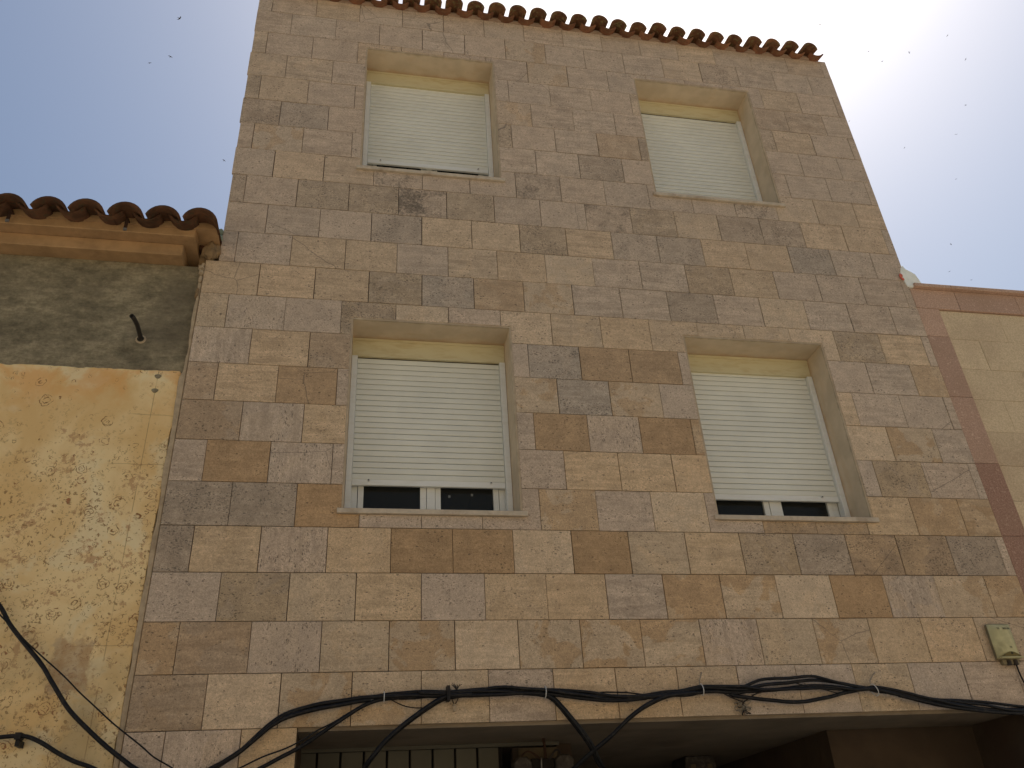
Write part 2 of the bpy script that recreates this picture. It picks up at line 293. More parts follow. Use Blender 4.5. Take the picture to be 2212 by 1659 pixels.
class MB:
    """collects faces, then links them as ONE mesh object"""
    def __init__(s): s.v = []; s.f = []; s.mi = []; s.cur = 0
    def add(s, vs, fs):
        o = len(s.v); s.v += [tuple(x) for x in vs]
        for f in fs: s.f.append(tuple(i + o for i in f)); s.mi.append(s.cur)
        return s
    def box(s, x0, x1, y0, y1, z0, z1):
        vs = [(x, y, z) for x in (x0, x1) for y in (y0, y1) for z in (z0, z1)]
        return s.add(vs, [(0, 1, 3, 2), (4, 6, 7, 5), (0, 4, 5, 1), (2, 3, 7, 6), (0, 2, 6, 4), (1, 5, 7, 3)])
    def prism(s, pts, y0, y1, ch=0.0):
        """polygon in x,z (counter-clockwise seen from -y), from y0 (front) to y1, front edge chamfered by ch"""
        n = len(pts)
        if ch:
            c = Vector((sum(p[0] for p in pts) / n, sum(p[1] for p in pts) / n)); fr = []
            for i in range(n):
                a, b, d = Vector(pts[i - 1]), Vector(pts[i]), Vector(pts[(i + 1) % n])
                e1 = (b - a).normalized(); e2 = (d - b).normalized()
                n1 = Vector((-e1.y, e1.x)); n2 = Vector((-e2.y, e2.x)); k = (n1 + n2)
                k = k / max(0.3, k.length_squared) * 2 if k.length > 1e-6 else n1
                fr.append(b + k * ch)
            vs = [(p.x, y0, p.y) for p in fr] + [(p[0], y0 + ch, p[1]) for p in pts] + [(p[0], y1, p[1]) for p in pts]
            fs = [tuple(range(n))]
            for k in range(2): fs += [(k * n + i, k * n + n + i, k * n + n + (i + 1) % n, k * n + (i + 1) % n) for i in range(n)]
        else:
            vs = [(p[0], y0, p[1]) for p in pts] + [(p[0], y1, p[1]) for p in pts]
            fs = [tuple(range(n))] + [(i, n + i, n + (i + 1) % n, (i + 1) % n) for i in range(n)]
            k = 0
        m = len(vs); fs.append(tuple(range(m - 1, m - n - 1, -1)))
        return s.add(vs, fs)
    def tube(s, pts, r, sides=8, cap=True):
        pts = [Vector(p) for p in pts]; n = len(pts)
        rr = r if isinstance(r, (list, tuple)) else [r] * n
        vs = []; up = None
        for i, p in enumerate(pts):
            t = (pts[min(i + 1, n - 1)] - pts[max(i - 1, 0)]).normalized()
            if up is None: up = t.orthogonal().normalized()
            up = (up - t * up.dot(t)).normalized(); bi = t.cross(up)
            for k in range(sides):
                a = 2 * math.pi * k / sides
                vs.append(p + (up * math.cos(a) + bi * math.sin(a)) * rr[i])
        fs = [(i * sides + k, i * sides + (k + 1) % sides, (i + 1) * sides + (k + 1) % sides, (i + 1) * sides + k) for i in range(n - 1) for k in range(sides)]
        if cap: fs += [tuple(range(sides - 1, -1, -1)), tuple(range((n - 1) * sides, n * sides))]
        return s.add(vs, fs)
    def mesh(s, name, mats, smooth=False):
        me = bpy.data.meshes.new(name); me.from_pydata(s.v, [], s.f)
        for m in (mats if isinstance(mats, list) else [mats]): me.materials.append(m)
        for p, mi in zip(me.polygons, s.mi): p.material_index = mi; p.use_smooth = smooth
        bm = bmesh.new(); bm.from_mesh(me); bmesh.ops.recalc_face_normals(bm, faces=bm.faces); bm.to_mesh(me); bm.free()
        me.update(); return me
    def build(s, name, mats, parent=None, smooth=False, **props):
        return link(name, s.mesh(name, mats, smooth), parent, **props)

def link(name, me, parent=None, **props):
    o = bpy.data.objects.new(name, me); col.objects.link(o)
    if parent is not None: o.parent = parent; o.matrix_parent_inverse = pinv(parent)
    for k, v in props.items(): o[k] = v
    return o
def pinv(p):
    m = Matrix.Translation(p.location)
    q = p.parent
    return m.inverted()                       # every parent sits unrotated; geometry is written in world coordinates
def empty(name, loc, parent=None, **props):
    o = bpy.data.objects.new(name, None); o.empty_display_size = 0.2; col.objects.link(o); o.location = loc
    if parent is not None: o.parent = parent; o.matrix_parent_inverse = pinv(parent)
    for k, v in props.items(): o[k] = v
    return o
def spline(pts, step=0.02):
    P = [Vector(p) for p in pts]; P = [P[0] * 2 - P[1]] + P + [P[-1] * 2 - P[-2]]; o = []
    for i in range(1, len(P) - 2):
        n = max(2, int((P[i + 1] - P[i]).length / step))
        for k in range(n):
            t = k / n; a, b, c, d = P[i - 1], P[i], P[i + 1], P[i + 2]
            o.append(0.5 * (2 * b + (c - a) * t + (2 * a - 5 * b + 4 * c - d) * t * t + (3 * b - a - 3 * c + d) * t ** 3))
    o.append(P[-2]); return o
def up(pts): return [(x, y, z + Z0) for x, y, z in pts]

# ------------------------------------------------------------------ setting: ground, street
MB().box(-900, 900, -900, 900, -0.5, -0.15).build('ground', MAT['earth'], kind='structure')
MB().box(-60, 60, -8.2, -1.9, -0.148, -0.02).build('road', MAT['asphalt'], kind='structure')
MB().box(-60, 60, -1.75, 0.9, -0.149, 0.0).build('pavement', MAT['pavement'], kind='structure')
kb = MB()
for i in range(-40, 40): kb.box(i * 1.0 + 0.004, i * 1.0 + 0.996, -1.898, -1.752, -0.147, 0.012)
kb.build('kerb', MAT['pavement'], kind='structure')
MB().box(-60, 60, -10.2, -8.2, -0.149, 0.0).build('pavement', MAT['pavement'], kind='structure')

# ------------------------------------------------------------------ the travertine-clad house
house = empty('apartment_building', (1.8, 0.3, 0), label='three-storey house clad in beige and grey travertine slabs with four white shutters', category='building')
WX = ((-0.085, 1.117), (2.518, 3.733))
WINS = []                                     # x0, x1, z0 (sill underside), z1, bottom of the shutter
for (x0, x1), zb, zt, rail in ((WX[0], 4.366, 5.942, 4.728), (WX[1], 4.366, 5.942, 4.615), (WX[0], 1.292, 2.852, 1.617), (WX[1], 1.292, 2.866, 1.567)):
    WINS.append((x0, x1, zb, zt, rail))
TOP = 6.558
LOW_L, UP_L, RGT_X, JOG = -1.178, -1.088, 4.758, 3.312

def grid_wall(mb, xs, zs, y0, y1, solid):
    nx, nz = len(xs) - 1, len(zs) - 1
    S = lambda i, j: 0 <= i < nx and 0 <= j < nz and solid((xs[i] + xs[i + 1]) / 2, (zs[j] + zs[j + 1]) / 2)
    for i in range(nx):
        for j in range(nz):
            if not S(i, j): continue
            a, b, c, d = xs[i], xs[i + 1], zs[j], zs[j + 1]
            mb.add([(a, y0, c), (b, y0, c), (b, y0, d), (a, y0, d)], [(0, 1, 2, 3)])
            mb.add([(a, y1, c), (b, y1, c), (b, y1, d), (a, y1, d)], [(3, 2, 1, 0)])
            if not S(i - 1, j): mb.add([(a, y0, c), (a, y1, c), (a, y1, d), (a, y0, d)], [(3, 2, 1, 0)])
            if not S(i + 1, j): mb.add([(b, y0, c), (b, y1, c), (b, y1, d), (b, y0, d)], [(0, 1, 2, 3)])
            if not S(i, j - 1): mb.add([(a, y0, c), (b, y0, c), (b, y1, c), (a, y1, c)], [(3, 2, 1, 0)])
            if not S(i, j + 1): mb.add([(a, y0, d), (b, y0, d), (b, y1, d), (a, y1, d)], [(0, 1, 2, 3)])
xs = sorted({UP_L + .006, -0.26, 4.504, RGT_X - .004, *[v for q in WINS for v in (q[0] - .008, q[1] + .008)]})
zs = sorted({-Z0, 0.004, TOP, *[v for q in WINS for v in (q[2] - .008, q[3] + .008)]})
def solid(x, z):
    if z < 0 and -0.26 < x < 4.504: return False
    return not any(q[0] - .008 < x < q[1] + .008 and q[2] - .008 < z < q[3] + .008 for q in WINS)
mb = MB(); grid_wall(mb, xs, zs, 0.021, 0.33, solid)
mb.v = [(x, y, z + Z0) for x, y, z in mb.v]
mb.build('wall', MAT['core'], house)
mb = MB()                                     # side walls, back, floors and roof deck: the rooms behind the panes stay dim
mb.box(UP_L + .006, UP_L + .25, 0.332, 7.0, 0, Z0 + TOP); mb.box(RGT_X - .25, RGT_X - .004, 0.332, 7.0, 0, Z0 + TOP)
mb.box(UP_L + .252, RGT_X - .252, 6.8, 7.0, 0, Z0 + TOP)
mb.build('side_wall', MAT['mortar'], house)
mb = MB()
for zf in (0.9, 3.7, 6.3): mb.box(UP_L + .254, RGT_X - .254, 0.334, 6.79, Z0 + zf - .1, Z0 + zf + .1)
mb.box(1.5, 1.6, 0.336, 6.78, Z0 + 1.002, Z0 + 3.598); mb.box(1.5, 1.6, 0.336, 6.78, Z0 + 3.802, Z0 + 6.198)
mb.build('inner_floor', MAT['inside'], house)

# stone classes: base colour, second colour, (pits, patch, vertical), stain
GR, BE, YE, OR, PI, LI, DG, BR, OO = stone(126, 112, 95), stone(128, 112, 89), stone(134, 114, 86), stone(120, 98, 69), stone(126, 112, 95), stone(138, 121, 97), stone(109, 97, 81), stone(112, 94, 71), stone(112, 89, 59)
ST = {'g': (GR, PI, (.35, .3, 0), 0), 'v': (GR, BE, (.6, .25, 1), 0), 'b': (BE, YE, (.3, .4, 0), 0), 'y': (YE, BE, (.3, .3, 0), 0), 'l': (LI, YE, (.25, .3, 0), 0),
      'o': (OR, BE, (.3, .55, 0), 0), 'O': (OO, OR, (.25, .3, 0), 0), 'p': (PI, GR, (.25, .45, 0), 0), 'm': (BE, OR, (.3, 1, 0), 0), 'n': (BR, DG, (.35, .5, 0), 0),
      'd': (stone(118, 102, 78), DG, (1, .5, 0), .3), 'D': (DG, stone(118, 105, 88), (1, .5, 0), .2), 'r': (BR, stone(126, 105, 76), (1, .7, 0), .3),
      'G': (stone(110, 101, 88), GR, (1, .4, 0), .15), 's': (PI, DG, (.8, .5, 0), .9), 'V': (PI, YE, (.6, .3, 1), 0)}
ROWS = ['n l m m b g y y b p p b p p p', 'o n v b m l m m m V b m y y b g', 'g d b y g y y p o m l O V m o', 'D y v y O O l O b y d D r r D g',
        'D D O g g g m g l g r r y o o', 'g O v g g g g y y y g g g d g g', 'n v y y g g O v O o g g l m g', 'n y O g g g m G m g g g l p p g',
        'v y n n g p G O O g g g p p o', 'b v g d l g l b y b b b l d y g', 'y y y d G o m p p D g l g p p', 'g g y y p b y l p p d y p p p g',
        'p p p G y y d y G G y y G p g', 'D p d d s d p p s d b D D y y g', 'g y b s p p s p p p p s b y y', 'p m p p p p p p D p p p p g p g',
        'D G p p p d p p o d p p p p p', 'd y g g g p m p g p p p d y g g', 'b b p p p p p g g b p p n n p', 'b p p y y p p m p p p p p y p g',
        'p p p p p p m p p p l D p p g', 'p p y p p p p p p p p l p p p p']
ODD = [-.78, -.375, .03, .435, .84, 1.24, 1.64, 2.04, 2.445, 2.852, 3.26, 3.667, 4.07, 4.475]
EVEN = [-.975, -.57, -.162, .24, .64, 1.04, 1.44, 1.84, 2.245, 2.65, 3.055, 3.46, 3.862, 4.276, 4.684]
G = 0.0019
share = {}
slabs = []
def blend(a, b, t): return tuple(x * (1 - t) + y * t for x, y in zip(a, b))
def slab(pts, code, kx):
    q = random.uniform(-.0007, .0009); mx_ = sum(p[0] for p in pts) / len(pts)
    if len(pts) == 4: pts = [(p[0] + (q if p[0] < mx_ else -q), p[1]) for p in pts]
    """pts in x,z: one slab of cladding"""
    x0 = min(p[0] for p in pts); x1 = max(p[0] for p in pts); z0 = min(p[1] for p in pts); z1 = max(p[1] for p in pts)
    cx, cz = (x0 + x1) / 2, (z0 + z1) / 2
    key = tuple((round(p[0] - cx, 3), round(p[1] - cz, 3)) for p in pts)
    me = share.get(key)  # equal cuts share one mesh
    if me is None: me = share[key] = MB().prism(key, 0.0, 0.0195, 0.0016).mesh('stone_slab', MAT['stone'])
    o = link('stone_slab', me, house)
    j = random.uniform
    o.location = (cx, j(-.0016, .0014), Z0 + cz); o.rotation_euler = (j(-.004, .004), j(-.0012, .0012), j(-.004, .004))
    b, a, fg, st = ST[code]; t = .18 + .5 * min(1, max(0, (cz - 1.5) / 3.0)); b = blend(b, PI, t); a = blend(a, PI, t * .8); f = j(.95, 1.05); h = j(-.015, .015)  # higher slabs blend towards one tone: veiling glare put into their colour
    o['stone'] = [b[0] * f * (1 + h), b[1] * f, b[2] * f * (1 - h)]
    f2 = j(.95, 1.08); o['stone_alt'] = [v * f2 for v in a]
    o['figure'] = [fg[0] * j(.7, 1.25), fg[1] * j(.6, 1.0), fg[2]]; o['stain'] = st * j(.5, .85)
    slabs.append(o)
def cut(x0, x1, z0, z1):
    """rectangle minus a window opening -> polygon(s)"""
    for wx0, wx1, wz0, wz1, _ in WINS:
        if x1 <= wx0 or x0 >= wx1 or z1 <= wz0 or z0 >= wz1: continue
        wx0 -= G; wx1 += G; wz0 -= G; wz1 += G
        L, R_, B_, T_ = x0 < wx0 - .012, x1 > wx1 + .012, z0 < wz0 - .012, z1 > wz1 + .012
        if not L and not R_ and not B_ and not T_: return []
        if L and not B_ and not T_: return [[(x0, z0), (wx0, z0), (wx0, z1), (x0, z1)]]
        if R_ and not B_ and not T_: return [[(wx1, z0), (x1, z0), (x1, z1), (wx1, z1)]]
        if T_ and not L and not R_: return [[(x0, wz1), (x1, wz1), (x1, z1), (x0, z1)]]
        if B_ and not L and not R_: return [[(x0, z0), (x1, z0), (x1, wz0), (x0, wz0)]]
        if L and T_: return [[(x0, z0), (wx0, z0), (wx0, wz1), (x1, wz1), (x1, z1), (x0, z1)]]
        if R_ and T_: return [[(wx1, z0), (x1, z0), (x1, z1), (x0, z1), (x0, wz1), (wx1, wz1)]]
        if L and B_: return [[(x0, z0), (x1, z0), (x1, wz0), (wx0, wz0), (wx0, z1), (x0, z1)]]
        if R_ and B_: return [[(x0, z0), (x1, z0), (x1, z1), (wx1, z1), (wx1, wz0), (x0, wz0)]]
    return [[(x0, z0), (x1, z0), (x1, z1), (x0, z1)]]
for r, spec in enumerate(ROWS):
    codes = spec.split(); J = ODD if r % 2 == 0 else EVEN
    z0, z1 = r * .3, min(r * .3 + .3, TOP)
    left = LOW_L if r < 11 else UP_L + (r - 11) * -.0015 + random.uniform(-.006, .006)
    edges = [left] + [x + random.uniform(-.002, .002) for x in J] + [RGT_X]
    for i, code in enumerate(codes):
        for pts in cut(edges[i] + G, edges[i + 1] - G, z0 + G, z1 - G): slab(pts, code, i)
for k in range(1, 9):                         # the pier left of the porch opening
    J = [LOW_L] + ([-.965, -.565] if k % 2 else [-.78, -.37]) + [-.262]
    for i in range(3):
        if J[i + 1] - J[i] > .03: slab([(J[i] + G, -.3 * k + G), (J[i + 1] - G, -.3 * k + G), (J[i + 1] - G, -.3 * k + .3 - G), (J[i] + G, -.3 * k + .3 - G)], 'gVy'[i] if k == 1 else random.choice('gbvy'), i)
    slabs[-1]['stone'] = list(YE)
    slab([(4.444, -.3 * k + G), (RGT_X - G, -.3 * k + G), (RGT_X - G, -.3 * k + .3 - G), (4.444, -.3 * k + .3 - G)], random.choice('gby'), 0)

# ------------------------------------------------------------------ windows
YF = 0.25
slat_me = None
def window(x0, x1, zb, zt, rail, screws):
    global slat_me
    w_ = empty('window', ((x0 + x1) / 2, YF, Z0 + zb), house)
    U = lambda m: setattr(m, 'v', [(x, y, z + Z0) for x, y, z in m.v]) or m
    sill_top = zb + .034
    # plaster reveals
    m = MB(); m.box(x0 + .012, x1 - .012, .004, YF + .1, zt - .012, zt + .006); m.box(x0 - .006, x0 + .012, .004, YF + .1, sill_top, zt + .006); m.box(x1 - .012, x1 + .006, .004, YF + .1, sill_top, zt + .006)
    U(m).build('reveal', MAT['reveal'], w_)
    m = MB(); m.prism([(x0 - .028, zb), (x1 + .03, zb), (x1 + .03, sill_top), (x0 - .028, sill_top)], -.022, .02, .002); m.box(x0 - .006, x1 + .006, .0205, YF + .12, zb + .001, sill_top - .001)
    U(m).build('sill', MAT['sill'], w_)
    a, b = x0 + .013, x1 - .0135                # width of the shutter assembly
    bt = zt - .178                            # underside of the shutter box
    m = MB(); m.box(a, b, YF, YF + .16, bt, zt - .013); m.box(a, b, YF - .005, YF - .0005, zt - .038, zt - .015); m.box(a, b, YF - .004, YF - .0005, bt, bt + .012)
    U(m).build('shutter_box', MAT['box'], w_)
    for gx in (a, b - .043):
        m = MB(); m.prism([(gx, sill_top), (gx + .043, sill_top), (gx + .043, bt - .001), (gx, bt - .001)], YF - .014, YF + .05, .003)
        U(m).build('guide_rail', MAT['alu'], w_)
    sx0, sx1 = a + .045, b - .045
    h = .0458; z = rail + .047; first = True
    prof = [(.0085, .0), (.0058, .002), (.0045, .010), (.004, .022), (.0048, .034), (.0066, .0405), (.0085, .0425), (.015, .0425), (.015, .0)]
    if slat_me is None:
        m = MB(); n = len(prof); L = (sx1 - sx0) / 2
        m.add([(-L, y, zz) for y, zz in prof] + [(L, y, zz) for y, zz in prof], [(i, (i + 1) % n, n + (i + 1) % n, n + i) for i in range(n)] + [tuple(range(n)), tuple(range(2 * n - 1, n - 1, -1))])
        slat_me = (m.mesh('shutter_slat', MAT['slat']), L)
    k = 0
    while z < bt - .006 and k < 40:
        o = link('shutter_slat', slat_me[0], w_); o.scale.x = (sx1 - sx0) / 2 / slat_me[1]
        o.location = ((sx0 + sx1) / 2, YF + .014 + random.uniform(-.0008, .0008), Z0 + z); z += h; k += 1
    m = MB(); m.box(sx0, sx1, YF + .026, YF + .032, rail + .046, bt); U(m).build('shutter_lining', MAT['gasket'], w_)
    m = MB(); m.box(sx0, sx1, YF + .019, YF + .06, bt - .0065, bt - .0005); U(m).build('slot', MAT['print'], w_)
    m = MB(); m.prism([(sx0, rail), (sx1, rail), (sx1, rail + .044), (sx0, rail + .044)], YF + .013, YF + .034, .002)
    U(m).build('bottom_rail', MAT['alu'], w_)
    for s_ in screws:
        cx = sx0 + (sx1 - sx0) * s_; cz = rail + .036
        m = MB(); m.tube([(cx, YF + .006, cz), (cx, YF + .0165, cz)], .0095, 10); m.build_z = None
        U(m).build('stopper', MAT['tie'], w_)
        m = MB(); m.tube([(cx, YF + .0035, cz), (cx, YF + .0055, cz)], .005, 8)
        U(m).build('screw', MAT['screw'], w_)
    # fixed frame and two casements behind the shutter
    W = b - a - .078; c0 = a + .039
    fy = YF + .062
    q = lambda t: c0 + W * t
    m = MB(); m.box(q(0), q(.042), fy, fy + .05, sill_top, bt - .01); m.box(q(.958), q(1), fy, fy + .05, sill_top, bt - .01); m.box(q(.0425), q(.9575), fy, fy + .05, sill_top, sill_top + .035)
    U(m).build('frame', MAT['alu'], w_)
    for t0, t1 in ((.046, .535), (.481, .954)):
        left = t0 < .3
        e1 = .44 if left else .572
        m = MB(); zz0, zz1 = sill_top + .037, bt - .012
        if left: m.box(q(.046), q(.081), fy - .006, fy + .04, zz0, zz1); m.box(q(.441), q(.48), fy - .006, fy + .04, zz0, zz1); m.box(q(.0812), q(.4408), fy - .0055, fy + .04, zz0, zz0 + .045)
        else: m.box(q(.483), q(.536), fy - .012, fy + .04, zz0, zz1); m.box(q(.5385), q(.573), fy - .006, fy + .04, zz0, zz1); m.box(q(.919), q(.954), fy - .006, fy + .04, zz0, zz1); m.box(q(.5732), q(.9188), fy - .0055, fy + .04, zz0, zz0 + .045)
        U(m).build('casement', MAT['alu'], w_)
        m = MB(); g0, g1 = (.0815, .4405) if left else (.5735, .9185)
        m.box(q(g0), q(g1), fy + .012, fy + .018, zz0 + .046, zz1); U(m).build('pane', MAT['glass'], w_)
    return w_
for i, q in enumerate(WINS):
    wn = window(*q, ((.105, .915), (.045, .872), (.105, .905), (.015, .875))[i])
    if i == 2:
        for x, z in ((.652, 1.56), (.815, 1.575)): m = MB(); m.box(x, x + .016, YF + .0715, YF + .0735, Z0 + z, Z0 + z + .018); m.build('sticker', MAT['sticker'], wn)

# ------------------------------------------------------------------ porch under the lintel
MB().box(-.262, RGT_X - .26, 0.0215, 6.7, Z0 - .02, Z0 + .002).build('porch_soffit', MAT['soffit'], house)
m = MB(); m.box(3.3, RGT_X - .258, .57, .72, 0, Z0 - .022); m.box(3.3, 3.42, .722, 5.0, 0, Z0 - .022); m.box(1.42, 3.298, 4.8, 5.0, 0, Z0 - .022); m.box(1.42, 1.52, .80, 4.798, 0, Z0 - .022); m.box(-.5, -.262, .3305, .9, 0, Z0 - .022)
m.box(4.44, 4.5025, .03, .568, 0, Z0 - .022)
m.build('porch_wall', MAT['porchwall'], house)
gate = empty('gate', (.4, .72, 0), house)
pw = .1465
for k in range(9):
    xa = -.318 + pw * k
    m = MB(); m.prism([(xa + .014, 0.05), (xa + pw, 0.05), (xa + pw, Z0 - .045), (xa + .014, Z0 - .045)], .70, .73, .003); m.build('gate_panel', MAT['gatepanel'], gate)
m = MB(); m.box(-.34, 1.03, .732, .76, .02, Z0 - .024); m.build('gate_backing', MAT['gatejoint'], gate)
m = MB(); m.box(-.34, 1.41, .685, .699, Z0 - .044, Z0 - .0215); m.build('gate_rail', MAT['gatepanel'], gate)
m = MB(); m.box(1.095, 1.135, .70, .78, 0, Z0 - .052); m.build('door_post', MAT['wood'], house)
m = MB(); m.box(1.137, 1.40, .72, .76, 1.0, Z0 - .052); m.build('cream_board', MAT['board'], house)

# ------------------------------------------------------------------ curved roof tiles
def arch(r, th, L, inv, a0=0, seg=10, r2=None):
    m = MB(); r2 = r2 or r * .88; vs = []
    for y, ra in ((0, r), (L, r2)):
        for rad in (ra, ra - th):
            for i in range(seg + 1):
                a = math.radians(a0) + math.radians(180 - 2 * a0) * i / seg; vs.append((rad * math.cos(a), y, rad * math.sin(a) * (-1 if inv else 1)))
    n = seg + 1; fs = []
    for i in range(seg):
        fs += [(i, i + 1, 2 * n + i + 1, 2 * n + i), (n + i, n + i + 1, 3 * n + i + 1, 3 * n + i), (i, i + 1, n + i + 1, n + i), (2 * n + i, 2 * n + i + 1, 3 * n + i + 1, 3 * n + i)]
    fs += [(0, n, 3 * n, 2 * n), (seg, n + seg, 3 * n + seg, 2 * n + seg)]
    return m.add(vs, fs)
def eave(parent, xs, pitch, rc, rp, th, y, zc, zp, mat, slope, yp=None, ac=15, ap=42):
    cov = arch(rc, th, .42, False, ac).mesh('roof_tile', mat, True); pan = arch(rp, th, .42, True, ap).mesh('gutter_tile', MAT['red_tile'] if mat == MAT['tile'] else mat, True)
    j = random.uniform
    for x in xs:
        o = link('roof_tile', cov, parent); o.location = (x + j(-.006, .006), y + j(-.012, .012), zc + j(-.004, .004)); o.rotation_euler = (slope + j(-.015, .015), j(-.03, .03), j(-.02, .02))
        o = link('gutter_tile', pan, parent); o.location = (x + pitch / 2 + j(-.005, .005), (yp if yp is not None else y + .03) + j(-.01, .01), zp + j(-.004, .004)); o.rotation_euler = (slope + j(-.012, .012), j(-.03, .03), j(-.02, .02))
def arch_fix(me): pass
mxs = [4.507 - .2093 * k for k in range(27)]
eave(house, mxs, .2093, .087, .104, .016, -.135, Z0 + 6.552, Z0 + 6.634, MAT['tile'], .26, -.105, 10, 40)
m = MB()                                      # mortar bedding: humps under the cover tiles, channels between
for x in mxs:
    m.prism([(x + .064 * math.cos(math.pi * i / 8), Z0 + TOP + .008 + .04 * math.sin(math.pi * i / 8)) for i in range(9)], -.012 + random.uniform(-.008, .008), .25)
m.build('eave_mortar', MAT['eave_mortar'], house)
m = MB(); m.box(UP_L, RGT_X - .002, .001, .30, Z0 + TOP + .0005, Z0 + TOP + .0075); m.build('bedding_strip', MAT['eave_mortar'], house)
m = MB()                                      # roof deck rising away from the street
m.add([(UP_L, .1, Z0 + 6.68), (RGT_X, .1, Z0 + 6.68), (RGT_X, 7, Z0 + 8.35), (UP_L, 7, Z0 + 8.35), (UP_L, .1, Z0 + 6.57), (RGT_X, .1, Z0 + 6.57), (RGT_X, 7, Z0 + 6.57), (UP_L, 7, Z0 + 6.57)],
      [(0, 1, 2, 3), (4, 5, 6, 7), (0, 1, 5, 4), (1, 2, 6, 5), (2, 3, 7, 6), (3, 0, 4, 7)])
m.build('roof', MAT['tile'], house)
# broken white roughcast and a bit of brick where the houses meet
P = [(4.742, 3.536), (4.912, 3.536), (4.893, 3.59), (4.882, 3.63), (4.865, 3.682), (4.825, 3.712), (4.785, 3.735), (4.765, 3.775), (4.740, 3.745), (4.722, 3.70), (4.712, 3.66), (4.725, 3.60)]
m = MB().prism([(x, z + Z0) for x, z in P], -.006, .35, .004); m.build('white_roughcast', MAT['white'], house)
P = [(4.716, 3.60), (4.728, 3.602), (4.724, 3.622), (4.712, 3.632), (4.712, 3.643), (4.722, 3.640), (4.724, 3.660), (4.708, 3.676), (4.694, 3.664), (4.690, 3.640), (4.700, 3.614)]
m = MB().prism([(x, z + Z0) for x, z in P], -.012, -.0065); m.build('brick_fragment', MAT['redbrick'], house)

# ------------------------------------------------------------------ old house on the left
old = empty('old_house', (-3.2, .3, 0), label='old low house with peeling yellow plaster, grey cement band and curved roof tiles', category='building')
XL = -5.2
m = MB(); m.box(XL, -1.2, .045, 5.0, 0, Z0 + 3.262); m.build('wall', MAT['cement'], old)
# yellow coat with a ragged top edge and a ragged right edge
def rag(x, f, a, s): return a * (mnoise.noise(Vector((x * f, s, 0))) + .6 * mnoise.noise(Vector((x * f * 3.1, s + 5, 0))) + .35 * mnoise.noise(Vector((x * f * 9, s + 9, 0))))
top = [(XL + (-1.205 - XL) * i / 160,) for i in range(161)]
top = [(t[0], Z0 + 2.333 + rag(t[0], 3.0, .02, 1.0)) for t in top]
rt = [(-1.217 + rag(z, 3.0, .012, 7.0) + (0 if z < 1.9 else .012), Z0 + z) for z in [2.30 - i * .06 for i in range(78)] if z > -2.38]
poly = [(XL, 0.02), (rt[-1][0], 0.02)] + rt[::-1] + [p for p in top[::-1] if p[0] < rt[0][0] - .005]
MB().prism(poly, .028, .044, .003).build('plaster_coat', MAT['yellow'], old)
# grey mortar fillet against the slabs
lf = [(-1.216 + rag(z, 3.4, .011, 7.4) + (.014 if z > 2.3 else 0), Z0 + z) for z in [3.28 - i * .05 for i in range(114)] if z > -2.4]
MB().prism([(-1.181, .01), (-1.181, Z0 + 3.285)] + lf, .012, .06, .004).build('mortar_fillet', MAT['mortar'], old)
# two-step cornice
MB().prism([(XL, Z0 + 3.266), (-1.337, Z0 + 3.266), (-1.330, Z0 + 3.28), (-1.330, Z0 + 3.358), (-1.338, Z0 + 3.3675), (XL, Z0 + 3.3675)], -.078, .25, .006).build('cornice', MAT['cornice'], old)
MB().prism([(XL, Z0 + 3.3685), (-1.243, Z0 + 3.3685), (-1.241, Z0 + 3.45), (XL, Z0 + 3.45)], -.176, .25, .006).build('cornice', MAT['cornice'], old)
oxs = [-1.188 - .2515 * k for k in range(16)]
eave(old, oxs, -.2515, .127, .114, .016, -.35, Z0 + 3.348, Z0 + 3.499, MAT['old_tile'], .22, -.325, 20, 30)
m = MB()
for x in oxs: m.prism([(x + .1 * math.cos(math.pi * i / 8), Z0 + 3.435 + .062 * math.sin(math.pi * i / 8)) for i in range(9)], -.19 , .2)
m.build('tile_mortar', MAT['cornice'], old)
m = MB(); m.add([(XL, .0, Z0 + 3.46), (-1.13, .0, Z0 + 3.46), (-1.13, 5, Z0 + 4.55), (XL, 5, Z0 + 4.55), (XL, .0, Z0 + 3.40), (-1.13, .0, Z0 + 3.40), (-1.13, 5, Z0 + 3.40), (XL, 5, Z0 + 3.40)],
      [(0, 1, 2, 3), (4, 5, 6, 7), (0, 1, 5, 4), (1, 2, 6, 5), (2, 3, 7, 6), (3, 0, 4, 7)]); m.build('roof', MAT['old_tile'], old)
# gutter hooks, pipe stub
for x in (-2.478, -1.706, -3.24):
    m = MB(); m.box(x - .011, x + .011, -.236, -.228, Z0 + 3.352, Z0 + 3.442); m.box(x - .011, x + .011, -.2275, -.150, Z0 + 3.436, Z0 + 3.443); m.cur = 1; m.box(x - .012, x + .012, -.238, -.2265, Z0 + 3.332, Z0 + 3.3515)
    m.build('gutter_hook', [MAT['rust'], MAT['zinc']], old)
def pipe(pts, r, ri):
    pts = spline(pts, .015); m = MB(); m.tube(pts, r, 14, False); m.tube(pts, ri, 14, False)
    n = len(pts) * 14; e = (len(pts) - 1) * 14
    m.f += [(e + k, e + (k + 1) % 14, n + e + (k + 1) % 14, n + e + k) for k in range(14)]; m.mi += [0] * 14
    return m
pipe(up([(-1.527, .06, 2.590), (-1.525, -.02, 2.598), (-1.521, -.12, 2.596), (-1.523, -.20, 2.590), (-1.531, -.245, 2.586)]), .0155, .0125).build('pipe_stub', MAT['pipe'], old, True)
